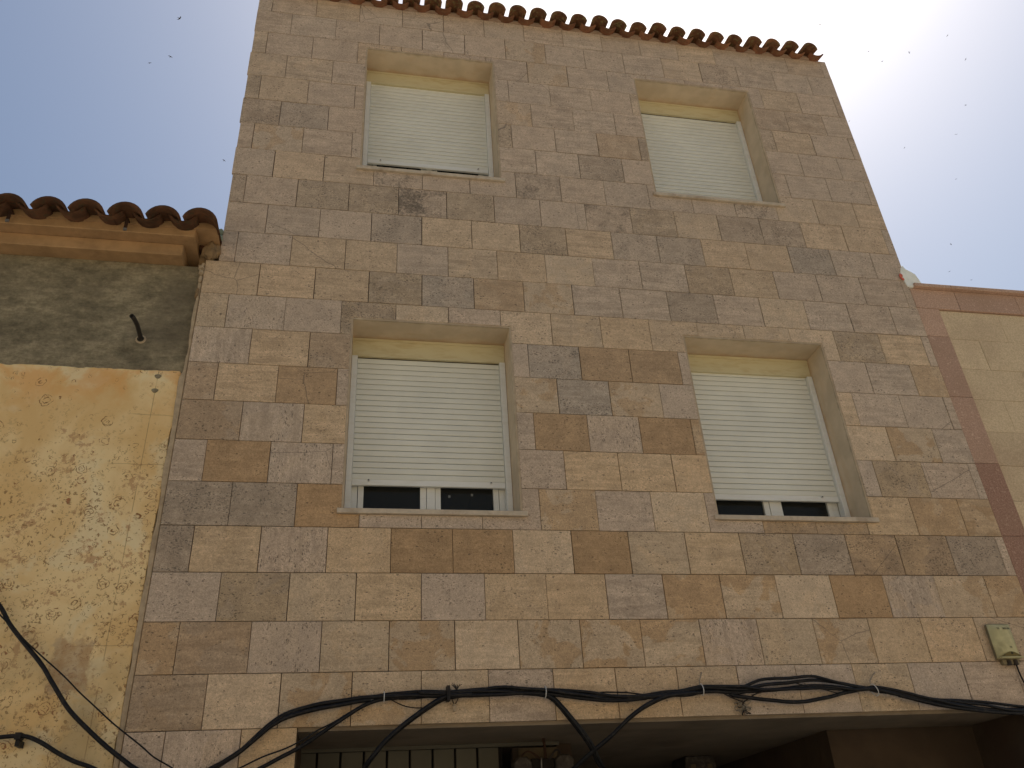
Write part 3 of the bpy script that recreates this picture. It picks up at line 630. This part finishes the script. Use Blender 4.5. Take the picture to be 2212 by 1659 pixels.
def rock(c, s, mat, name, parent, seed, sub=2):
    bm = bmesh.new(); bmesh.ops.create_icosphere(bm, subdivisions=sub, radius=1)
    for v in bm.verts:
        d = 1 + .35 * mnoise.noise(v.co * 1.3 + Vector((seed, 0, 0))) + .15 * mnoise.noise(v.co * 3.7 + Vector((0, seed, 0)))
        v.co = Vector((v.co.x * s[0] * d + c[0], v.co.y * s[1] * d + c[1], v.co.z * s[2] * d + c[2] + Z0))
    me = bpy.data.meshes.new(name); bm.to_mesh(me); bm.free(); me.materials.append(mat); return link(name, me, parent)
rock((-1.183, -.02, 3.50), (.055, .07, .055), MAT['cornice'], 'rubble_stone', old, 1)
rock((-1.157, .0, 3.385), (.055, .07, .085), MAT['rubble'], 'rubble_stone', old, 2)
rock((-1.105, .02, 3.40), (.03, .05, .07), MAT['rubble'], 'rubble_stone', old, 3)
rock((-1.105, .0, 3.575), (.022, .03, .03), MAT['rubblegreen'], 'rubble_stone', old, 4)
rock((-1.100, .0, 3.515), (.022, .03, .03), MAT['rubblegreen'], 'rubble_stone', old, 5)
rock((-1.196, -.005, 3.215), (.024, .03, .02), MAT['mortar'], 'rubble_stone', old, 6)
rock((-1.192, .0, 3.175), (.02, .03, .022), MAT['mortar'], 'rubble_stone', old, 7)
rock((-1.195, .01, 3.12), (.014, .025, .03), MAT['mortar'], 'rubble_stone', old, 8)
rock((-1.203, .02, 3.00), (.014, .025, .05), MAT['rubble'], 'rubble_stone', old, 9)
m = MB(); m.box(-1.24, -1.095, .07, .6, Z0 + 3.1, Z0 + 3.44); m.build('joint_filling', MAT['rubble'], old)
for x, z in ((-1.363, 2.283), (-1.366, 2.170)):
    m = MB(); m.prism([(x + .022 * math.cos(a) * (1 + .2 * math.sin(3 * a)), Z0 + z + .017 * math.sin(a)) for a in [i * math.pi / 5 for i in range(10)]], .0235, .0285, .001); m.build('cement_dab', MAT['cement'], old)
# mortar ring round the pipe
m = MB(); m.tube([(-1.527, .0355, Z0 + 2.590), (-1.527, .0445, Z0 + 2.590)], [.028, .036], 14); m.build('pipe_collar', MAT['mortar'], old)
m = MB(); m.tube([(-1.527, .0325, Z0 + 2.588), (-1.527, .0352, Z0 + 2.588)], [.021, .024], 12); m.build('pipe_hole', MAT['print'], old)

# ------------------------------------------------------------------ house on the right
nb = empty('neighbour_house', (6.5, .3, 0), label='lower house with cream stone facing framed by pink granite strips', category='building')
XR = 9.0; YN = .012
m = MB(); m.box(4.764, XR, .05, 6, 0, Z0 + 3.53); m.build('wall', MAT['core'], nb)
zs_ = [3.318, 3.02, 2.417, 1.813, 1.21, .607, .004, -.6, -1.2, -1.8, -2.42]
for i in range(len(zs_) - 1):
    m = MB().prism([(4.766, Z0 + zs_[i + 1] + .0015), (4.984, Z0 + zs_[i + 1] + .0015), (4.984, Z0 + zs_[i] - .0015), (4.766, Z0 + zs_[i] - .0015)], YN + random.uniform(-.001, .001), .049, .002)
    m.build('granite_slab', MAT['granite' if i < 3 else 'granite_dark'], nb)
x = 4.766
for wd in (.44, .62, .6, .62, .6, .6, .62, .6):
    x2 = min(x + wd, XR); m = MB().prism([(x + .0015, Z0 + 3.321), (x2 - .0015, Z0 + 3.321), (x2 - .0015, Z0 + 3.529), (x + .0015, Z0 + 3.529)], YN + random.uniform(-.001, .001), .049, .002); m.build('granite_slab', MAT['granite'], nb); x = x2
x = 4.80
for wd in (.36, .78, .8, .8, .8, .8):
    x2 = min(x + wd, XR); m = MB().prism([(x + .001, Z0 + 3.533), (x2 - .001, Z0 + 3.533), (x2 - .001, Z0 + 3.568), (x + .001, Z0 + 3.568)], -.028 + random.uniform(-.002, .002), .30, .003); m.build('coping_slab', MAT['granite'], nb); x = x2
for r in range(19):
    za, zb_ = 3.315 - .302 * r, 3.315 - .302 * (r + 1)
    x = 4.988; o_ = .29 if r % 2 else .59
    while x < XR - .05:
        x2 = min(x + (o_ if x < 5 else .6), XR)
        m = MB().prism([(x + .001, Z0 + max(zb_, -2.41) + .001), (x2 - .001, Z0 + max(zb_, -2.41) + .001), (x2 - .001, Z0 + za - .001), (x + .001, Z0 + za - .001)], .030 + random.uniform(-.0012, .0012), .0495, .0014)
        m.build('cream_slab', MAT['cream'], nb); x = x2

# ------------------------------------------------------------------ cables along the facade
def strand(pts, r, parent=None, name='cable', mat='cable', step=.02, wob=0.0, seed=0, **props):
    P = spline(up(pts), step)
    if wob: P = [p + Vector((0, 0, wob * mnoise.noise(Vector((p.x * 6, seed, 3))))) for p in P]
    m = MB(); m.tube(P, r, 8); return m.build(name, MAT[mat], parent, True, **props)
def offs(pts, dy, dz, tw=0.0, ph=0.0, rad=0.0):
    o = []
    for i, (x, y, z) in enumerate(pts):
        a = ph + x * tw; o.append((x, y + dy + rad * math.cos(a), z + dz + rad * math.sin(a)))
    return o
def dense(pts, step=.05): return [tuple(p) for p in spline(pts, step)]
LEFT = [(-.776, -.05, -.243), (-.695, -.05, -.2), (-.575, -.05, -.128), (-.486, -.05, -.052), (-.409, -.05, .014), (-.33, -.05, .061), (-.206, -.05, .095), (-.025, -.05, .121)]
MAIN = [(.215, -.05, .148), (.415, -.05, .157), (.587, -.05, .157), (.76, -.05, .16), (.872, -.05, .166), (1.03, -.05, .160), (1.171, -.05, .152), (1.341, -.05, .136), (1.532, -.05, .116), (1.678, -.05, .110), (1.826, -.05, .116), (2.04, -.05, .133), (2.164, -.05, .148), (2.348, -.05, .146), (2.454, -.05, .146)]
RIGHT = [(3.331, -.05, .126), (3.508, -.05, .094), (3.611, -.05, .068), (3.876, -.05, .022), (4.148, -.05, -.008), (4.385, -.05, -.027), (4.713, -.05, -.05), (5.4, -.05, -.09), (6.4, -.05, -.03)]
UPS = [(2.561, -.05, .174), (2.777, -.05, .193), (2.94, -.05, .202), (3.095, -.05, .178), (3.22, -.05, .15)]
MIDS = [(2.553, -.05, .140), (2.764, -.05, .143), (2.927, -.05, .150), (3.082, -.05, .133), (3.22, -.05, .12)]
LOWS = [(2.494, -.05, .106), (2.645, -.05, .084), (2.799, -.05, .067), (2.938, -.05, .073), (3.072, -.05, .094), (3.186, -.05, .112)]
bun = empty('cable_bundle', (2.2, -.05, Z0 + .14), label='thick black cable bundle strapped along the facade above the porch lintel', category='cable bundle')
D_ = dense
strand(offs(D_(LEFT[:] + MAIN + UPS + RIGHT), 0, 0, 4.0, 0, .012), .0105, bun, wob=.006, seed=1)
strand(offs(D_(LEFT + MAIN + MIDS + RIGHT), 0, -.003, 4.0, 2.1, .012), .0118, bun, wob=.006, seed=2)
strand(offs(D_(MAIN + [(2.35, -.05, .132)] + LOWS + RIGHT), 0, -.004, 3.0, 4.2, .012), .0118, bun, wob=.008, seed=3)
strand(offs(D_(MAIN[1:] + MIDS + RIGHT), -.012, .004, 5.0, 3.2, .013), .0095, bun, wob=.006, seed=4)
strand(offs(D_(MAIN[1:] + UPS + RIGHT), -.006, .006, 5.0, 1.2, .014), .0095, bun, wob=.006, seed=5)
strand([(.5, -.04, .16), (.7, -.04, .175), (.83, -.04, .182), (.95, -.04, .183), (1.06, -.04, .172), (1.2, -.04, .155)], .009, bun)
strand([(.6, -.06, .14), (.75, -.06, .142), (.9, -.06, .143), (1.05, -.06, .148), (1.2, -.06, .14), (1.34, -.06, .118), (1.53, -.06, .096), (1.68, -.06, .095), (1.8, -.06, .104)], .011, bun)
strand([(2.773, -.045, .188), (2.854, -.05, .163), (2.975, -.055, .135), (3.056, -.055, .113), (3.13, -.05, .10)], .0035, bun, name='thin_cable')
strand([(3.5, -.06, .085), (3.7, -.065, .035), (3.876, -.065, .0), (4.148, -.06, -.032), (4.385, -.06, -.048), (4.713, -.06, -.07)], .012, bun)
strand([(3.5, -.04, .102), (3.7, -.04, .062), (3.95, -.04, .048), (4.148, -.04, .03), (4.385, -.04, .0), (4.713, -.04, -.03)], .009, bun)
def ring(x, z, r, ang, parent, mat, rr=.0028):
    P = [Vector((x + .5 * math.sin(ang) * r * math.sin(a) , -.052 + r * math.cos(a), Z0 + z + r * math.sin(a))) for a in [2 * math.pi * i / 16 for i in range(17)]]
    m = MB(); m.tube(P, rr, 6, False); m.build('cable_tie', MAT[mat], parent, True)
def ring_tail(x, z, r, ang, parent, mat, tail=None):
    ring(x, z, r, ang, parent, mat)
    if tail: m = MB(); m.tube(spline(up(tail), .02), .0028, 6); m.build('tie_tail', MAT['old_tie'], parent, True)
ring_tail(.216, .146, .028, 0, bun, 'tie'); ring_tail(1.171, .152, .034, .1, bun, 'tie')
ring_tail(2.165, .148, .034, -.2, bun, 'tie', [(2.16, -.045, .182), (2.178, -.018, .21), (2.205, -.008, .262)])
ring_tail(3.342, .122, .036, -.7, bun, 'tie', [(3.33, -.045, .16), (3.352, -.02, .19), (3.41, -.008, .242)])
m = MB()
for z in (.125, .135, .145, .155, .165, .175, .185): pass
m.box(.578, .597, -.088, -.02, Z0 + .113, Z0 + .196); m.build('black_clip', MAT['cable'], bun)

strand([(-3.4, -.05, 1.9), (-2.6, -.05, 1.28), (-2.103, -.05, .831), (-1.946, -.05, .68), (-1.876, -.05, .584), (-1.781, -.05, .481), (-1.658, -.05, .354), (-1.582, -.05, .254), (-1.477, -.05, .124), (-1.363, -.05, .019), (-1.254, -.05, -.069), (-1.157, -.05, -.14), (-1.087, -.05, -.187), (-.979, -.05, -.236), (-.875, -.05, -.262), (-.776, -.05, -.243), (-.695, -.055, -.203), (-.575, -.055, -.138), (-.486, -.055, -.066), (-.409, -.055, .0), (-.33, -.055, .043), (-.206, -.055, .078), (-.025, -.055, .108), (.14, -.055, .132)], .0125, name='cable', wob=.004,
       label='thick black cable sagging across the yellow plaster and below the frame', category='cable')
strand([(-2.7, -.06, 1.25), (-1.994, -.06, .68), (-1.935, -.06, .632), (-1.794, -.06, .506), (-1.735, -.06, .455), (-1.63, -.06, .37), (-1.506, -.06, .269), (-1.411, -.06, .186), (-1.282, -.06, .08), (-1.173, -.06, -.005), (-1.066, -.06, -.082), (-.995, -.06, -.138), (-.9, -.06, -.193), (-.782, -.06, -.258), (-.6, -.06, -.34)], .0042, name='wire', wob=.006, mat='cable',
       label='thin black wire running diagonally beside the thick sagging cable on the yellow wall', category='wire')
lowc = strand([(-3.2, -.05, .05), (-2.3, -.05, -.03), (-1.89, -.05, -.018), (-1.78, -.05, -.015), (-1.722, -.05, -.011), (-1.653, -.05, -.015), (-1.579, -.05, -.044), (-1.484, -.05, -.099), (-1.393, -.05, -.144), (-1.295, -.05, -.18), (-1.128, -.05, -.26), (-.888, -.05, -.328), (-.658, -.05, -.307), (-.438, -.05, -.209), (-.352, -.05, -.166), (-.233, -.05, -.107), (-.113, -.05, -.031), (-.02, -.05, .028), (.097, -.05, .098), (.19, -.05, .13), (.30, -.05, .14)], .0115, name='cable',
       label='black cable clipped low on the yellow wall, rising again to the first white tie', category='cable')
m = MB(); m.box(-1.705, -1.675, -.07, -.012, Z0 - .03, Z0 + .004); m.box(-1.70, -1.68, -.055, .03, Z0 - .062, Z0 - .031); m.build('wall_clip', MAT['cable'], lowc)
strand([(-.85, -.062, -.345), (-.664, -.062, -.255), (-.543, -.062, -.205), (-.435, -.062, -.156), (-.315, -.062, -.116), (-.227, -.062, -.075), (-.147, -.06, -.026), (-.064, -.055, .013), (.04, -.05, .075)], .0045, name='wire', mat='cable',
       label='thin black wire meeting the rising cable left of the porch opening', category='wire')
def twin(pts, label, r=.0105, d=.013):
    t = empty('cable', (pts[len(pts) // 2][0], -.05, Z0 + pts[len(pts) // 2][2]), label=label, category='cable')
    P = dense(pts)
    for k in range(3): strand(offs(P, 0, 0, 0, 0, 0) if k == 9 else [(x + d * .7 * math.cos(2.1 * k + x * 5 + z * 5), y + d * math.sin(2.1 * k + z * 7), z + d * .7 * math.cos(2.1 * k + x * 5 + z * 5)) for x, y, z in P], r, t, name='cable_core')
    return t
twin([(-.05, .45, -.47), (.019, .3, -.38), (.074, .15, -.3), (.12, .02, -.22), (.159, -.03, -.172), (.225, -.05, -.097), (.31, -.05, -.026), (.415, -.05, .047), (.505, -.05, .104), (.586, -.05, .14), (.733, -.05, .156)], 'thick black cable dropping in front of the grey gate panels', .0135, .011)
t = twin([(1.058, -.05, .15), (1.18, -.05, .135), (1.242, -.05, .092), (1.311, -.05, .008), (1.383, -.03, -.077), (1.44, 0, -.151), (1.484, .05, -.221), (1.522, .1, -.258), (1.596, .25, -.313), (1.644, .4, -.351)], 'paint-spattered black cable dropping right from the second white tie', .0105, .009)
twin([(1.211, .4, -.335), (1.298, .25, -.294), (1.351, .1, -.252), (1.442, .02, -.182), (1.561, -.03, -.099), (1.661, -.055, -.018), (1.767, -.06, .049), (1.852, -.06, .087), (1.936, -.06, .115), (2.04, -.055, .128), (2.13, -.05, .138)], 'black cable crossing in front of another and climbing to the third white tie', .0115, .010)
strand([(.228, -.045, .144), (.246, -.04, .137), (.326, -.035, .099), (.397, -.035, .084), (.469, -.05, .081)], .0035, name='wire', mat='wire', label='short thin wire sagging between the first white tie and the dropping cable', category='wire')
strand([(1.40, -.05, .135), (1.476, -.045, .135), (1.536, -.045, .146), (1.682, -.045, .141), (1.788, -.045, .127), (1.885, -.05, .116)], .0045, name='wire', mat='cable', label='thin wire bowed above the sagging middle of the bundle', category='wire')
tg = empty('wire_knot', (2.434, -.03, Z0 + .05), label='tangled knot of dusty wire hanging from the bundle near the lintel edge', category='wire knot')
strand([(2.274, -.05, .138), (2.312, -.05, .12), (2.368, -.045, .094), (2.434, -.03, .073)], .0042, tg, name='wire', mat='wire')
strand([(2.436, -.03, .072), (2.459, -.04, .083), (2.506, -.05, .11), (2.572, -.05, .127)], .0042, tg, name='wire', mat='wire')
random.seed(5)
for k in range(9):
    a = random.uniform(2.6, 6.8); c = Vector((2.436, -.025, .066)); P = []
    for i in range(7):
        f = i / 6; P.append((c.x + math.cos(a) * .05 * math.sin(math.pi * f) + random.uniform(-.012, .012), c.y + random.uniform(-.015, .01), c.z + math.sin(a) * .055 * math.sin(math.pi * f) - .03 * f + random.uniform(-.012, .012)))
    strand(P, .0028, tg, name='wire_end', mat='old_tie' if k % 3 else 'wire', step=.006)
strand([(2.445, -.02, .03), (2.455, -.015, .0), (2.472, -.012, -.03)], .0025, tg, name='wire_end', mat='old_tie')
hk = empty('wall_plug', (.627, -.01, Z0 + .09), label='small broken plug sticking out of the stone under the black clip', category='wall plug')
m = MB(); m.tube(up([(.627, .0, .10), (.627, -.02, .098), (.626, -.028, .085), (.6245, -.03, .06)]), [.009, .010, .012, .009], 8); m.build('plug', MAT['mortar'], hk)
strand([(.61, -.045, .135), (.618, -.03, .115), (.627, -.022, .10)], .003, hk, name='wire', mat='wire'); strand([(.650, -.045, .135), (.64, -.03, .112), (.628, -.022, .10)], .003, hk, name='wire', mat='wire')
tf = None
for k in range(9):
    a = -.9 + .22 * k; L = random.uniform(.028, .05)
    P = [(.637, -.06, .168), (.637 + .45 * L * math.sin(a), -.06, .168 + L * .6), (.637 + L * math.sin(a) + random.uniform(-.006, .006), -.062, .168 + L * (.6 + .5 * math.cos(a)))]
    strand(P, .0016, bun, name='frayed_wire', mat='wire', step=.01)

# ------------------------------------------------------------------ grey-green junction box on the right
jb = empty('junction_box', (4.42, 0, Z0 + .41), label='khaki plastic junction box on the stone at the end of the cable run', category='junction box')
def rrect(x0, x1, z0, z1, r, n=4):
    P = []
    for cx, cz, a0 in ((x1 - r, z0 + r, -90), (x1 - r, z1 - r, 0), (x0 + r, z1 - r, 90), (x0 + r, z0 + r, 180)):
        for i in range(n + 1): a = math.radians(a0 + 90 * i / n); P.append((cx + r * math.cos(a), cz + r * math.sin(a)))
    return P
z = Z0
MB().prism(rrect(4.342, 4.512, z + .305, z + .545, .012), -.036, -.001, .004).build('back_plate', MAT['boxdark'], jb)
MB().prism(rrect(4.37, 4.50, z + .272, z + .306, .008), -.03, -.002, .003).build('gland_plate', MAT['boxdark'], jb)
# lid: shallow barrel vault across its width, flared at the bottom
m = MB(); nx, nz = 12, 10; x0, x1, zl, zh = 4.336, 4.503, z + .312, z + .538; vs = []
for j in range(nz + 1):
    for i in range(nx + 1):
        s_ = i / nx; v = j / nz
        d = .036 + .034 * (1 - abs(2 * s_ - 1) ** 3.2) * (1 - max(0, (v - .88) / .12) ** 2 * .8)
        if j == 0: d = .040
        fl = .006 * max(0, 1 - v * 5)
        vs.append((x0 - fl + (x1 - x0 + 2 * fl) * s_, -d, zl + (zh - zl) * v))
n = len(vs); fs = [(j * (nx + 1) + i, j * (nx + 1) + i + 1, (j + 1) * (nx + 1) + i + 1, (j + 1) * (nx + 1) + i) for j in range(nz) for i in range(nx)]
m.add(vs, fs)
m.box(x0 - .006, x1 + .006, -.0395, -.0365, zl - .003, zh)
lid = m.build('lid', MAT['boxgrey'], jb, True)
P = [(4.352 + .14 * i / 10, z + .318 + .030 * math.sin(math.pi * i / 10)) for i in range(11)]
m = MB(); m.add([(x, -.0755 + (.0 if 0 else 0) - .0 + .0, zz) for x, zz in P] + [(x, -.052, zz) for x, zz in P], [tuple(range(11))] + [(i, i + 1, 12 + i, 11 + i) for i in range(10)])
m.build('lid_recess', MAT['boxlip'], jb)
m = MB(); m.tube([(4.425, -.0775, z + .336), (4.425, -.0757, z + .336)], .008, 10); m.build('lid_screw', MAT['print'], jb)
MB().prism(rrect(4.335, 4.506, z + .306, z + .3145, .003), -.078, -.041, .002).build('lid_lip', MAT['boxgrey'], jb)
for x in (4.415, 4.466):
    m = MB(); m.tube([(x, -.03, z + .300), (x, -.03, z + .281), (x, -.03, z + .268)], [.0155, .0155, .0175], 10); m.build('cable_gland', MAT['meter'], jb)
strand([(4.466, -.03, .275), (4.468, -.028, .23), (4.479, -.022, .18), (4.495, -.02, .129), (4.53, -.03, .06), (4.62, -.045, -.03)], .0055, jb, name='cable_tail', wob=0, mat='cable')
def text(body, x, zz, size, parent):
    cu = bpy.data.curves.new('print', 'FONT'); cu.body = body; cu.size = size; cu.extrude = .0004; cu.align_x = 'CENTER'
    t0 = bpy.data.objects.new('print_curve', cu); col.objects.link(t0)
    me = bpy.data.meshes.new_from_object(t0.evaluated_get(bpy.context.evaluated_depsgraph_get())); bpy.data.objects.remove(t0)
    me.materials.clear(); me.materials.append(MAT['print']); t = bpy.data.objects.new('print', me); col.objects.link(t)
    t.parent = parent; t.matrix_parent_inverse = pinv(parent); t.location = (x, -.0712, zz); t.rotation_euler = (math.pi / 2, 0, 0)
text('TB', 4.386, z + .498, .018, jb); text('005-00', 4.448, z + .497, .018, jb); text('TE', 4.437, z + .371, .018, jb)

# ------------------------------------------------------------------ fittings in the dim porch
mt = empty('meter_fitting', (1.26, .5, Z0 - .2), label='dusty grey electric fitting with looping wires inside the porch', category='electric fitting')
for xa, xb, zt_ in ((1.06, 1.175, -.135), (1.33, 1.45, -.128)):
    P = [(xa, -.40), (xb, -.40), (xb, zt_ - .03), (xb - .03, zt_), (xa + .03, zt_), (xa, zt_ - .03)]
    MB().prism([(x, q + Z0) for x, q in P], .47, .58, .008).build('housing', MAT['meter'], mt)
MB().prism([(1.177, Z0 - .40), (1.328, Z0 - .40), (1.328, Z0 - .145), (1.177, Z0 - .145)], .50, .58, .004).build('bus_bar', MAT['gatejoint'], mt)
strand([(1.275, .56, .0), (1.276, .53, -.07), (1.274, .52, -.15)], .010, mt, name='conduit', mat='rust')
strand([(1.105, .5, -.16), (1.119, .5, -.125), (1.156, .49, -.102), (1.198, .49, -.122), (1.238, .5, -.152)], .006, mt, name='wire_loop', mat='rust')
strand([(1.29, .5, -.155), (1.303, .5, -.140), (1.335, .49, -.101), (1.358, .49, -.106), (1.367, .5, -.135)], .007, mt, name='wire_loop', mat='wire')
strand([(1.242, .49, -.142), (1.238, .49, -.19), (1.24, .49, -.25)], .005, mt, name='wire_loop', mat='zinc')
lb = empty('porch_lamp', (2.78, 1.85, Z0 - .1), label='dim box lamp fixed under the dark porch ceiling', category='lamp')
MB().prism([(2.66, Z0 - .16), (2.95, Z0 - .16), (2.92, Z0 - .022), (2.69, Z0 - .022)], 1.72, 2.05, .006).build('lamp_body', MAT['meter'], lb)
for x in (2.72, 2.86): MB().box(x, x + .04, 1.712, 1.719, Z0 - .12, Z0 - .085).build('lamp_window', MAT['board'], lb)

# ------------------------------------------------------------------ unseen low house across the street, added for bounce light and pane reflections
opp = empty('added_opposite_house', (1.5, -12, 0), label='pale sunlit house across the street, out of view, added to bounce warm light', category='building')
m = MB(); m.box(-12, 15, -18, -10.6, 0, 5.6); m.build('wall', MAT['opposite'], opp)
m = MB(); m.box(-12.2, 15.2, -18.2, -10.4, 5.602, 5.75); m.build('roof', MAT['old_tile'], opp)
for x in (-9.6, -6.2, -2.4, .9, 4.2, 7.8, 11.2):
    for zb in (.6, 3.3):
        m = MB(); m.box(x, x + 1.1, -10.597, -10.57, zb, zb + 1.6); m.build('shutter', MAT['wood'], opp)

# ------------------------------------------------------------------ swifts in the sky
def bird_mesh():
    m = MB(); n = 6; L = .17
    ring_ = [(-.5, .004), (-.36, .02), (-.12, .028), (.15, .022), (.38, .012), (.5, .004)]
    m.tube([(0, y * L, 0) for y, r in ring_], [r for y, r in ring_], n)
    for s_ in (-1, 1):
        P = [(.015, -.05), (.07, -.065), (.14, -.03), (.20, .045), (.13, .005), (.07, .0), (.015, .02)]
        vs = [(s_ * x, y, .02 * math.sin(x * 9) + .002) for x, y in P] + [(s_ * x, y, .02 * math.sin(x * 9) - .002) for x, y in P]; k = len(P)
        m.add(vs, [tuple(range(k)), tuple(range(2 * k - 1, k - 1, -1))] + [(i, (i + 1) % k, k + (i + 1) % k, k + i) for i in range(k)])
        vs = [(s_ * .004, .07, .002), (s_ * .034, .145, .002), (s_ * .002, .095, .002), (s_ * .004, .07, -.002), (s_ * .034, .145, -.002), (s_ * .002, .095, -.002)]
        m.add(vs, [(0, 1, 2), (5, 4, 3), (0, 1, 4, 3), (1, 2, 5, 4), (2, 0, 3, 5)])
    return m.mesh('swift', MAT['bird'])
bme = bird_mesh()
CAM = Vector((0, -5.1677, 1.6003))
BD = [((-.2004, .5893, .7827), 58, 'largest dark swift near the upper edge of the blue sky'), ((-.2101, .6181, .7575), 80, 'dark swift with curved wings below the largest one'), ((-.2296, .6218, .7488), 95, 'small dark swift just left of the curved-winged one'), ((-.1583, .6992, .6972), 95, 'small dark swift close to the left edge of the clad house'),
      ((.454, .4817, .7496), 125, 'pale tiny swift in the white glare above the roof corner'), ((.5147, .4853, .7068), 125, 'faint swift slightly lower and just right of the roof corner'), ((.5342, .4691, .7032), 120, 'faint swift level with the roof corner, farther out in the glare'), ((.5592, .4437, .7003), 120, 'faint swift highest in the open sky beyond the glare'), ((.5781, .4525, .679), 125, 'faint swift straight above the flat-winged one'), ((.5882, .4827, .6488), 118, 'tiny swift with wings spread flat in the pale sky'),
      ((.5506, .5362, .6398), 130, 'faint swift alone in mid sky beside the clad house'), ((.5873, .5058, .6319), 125, 'faint swift just below the flat-winged one'), ((.5958, .5348, .5991), 135, 'faint swift midway between the flat-winged and the streaked one'), ((.6022, .579, .5497), 115, 'streaked swift well above the pink granite coping'), ((.5013, .4835, .7176), 150, 'very faint swift closest to the roof corner in the white glare'), ((.4998, .5401, .6771), 150, 'very faint swift against the sloping edge of the clad house'), ((.6047, .5965, .5277), 140, 'faint swift second lowest over the pink granite coping'), ((.6217, .5912, .5137), 140, 'faintest and lowest swift over the pink granite coping')]
random.seed(3)
for i, (d, dist, lab) in enumerate(BD):
    o = link('swift', bme); o.location = CAM + Vector(d) * dist
    o.rotation_euler = (random.uniform(-.5, .5), random.uniform(-.5, .5), (2.3, .4, .1, .5)[i] if i < 4 else random.uniform(0, 6.28))
    o['category'] = 'bird'; o['group'] = 'swifts flying over the houses'
    o['label'] = lab or 'faint tiny swift in the pale sky right of the clad house'
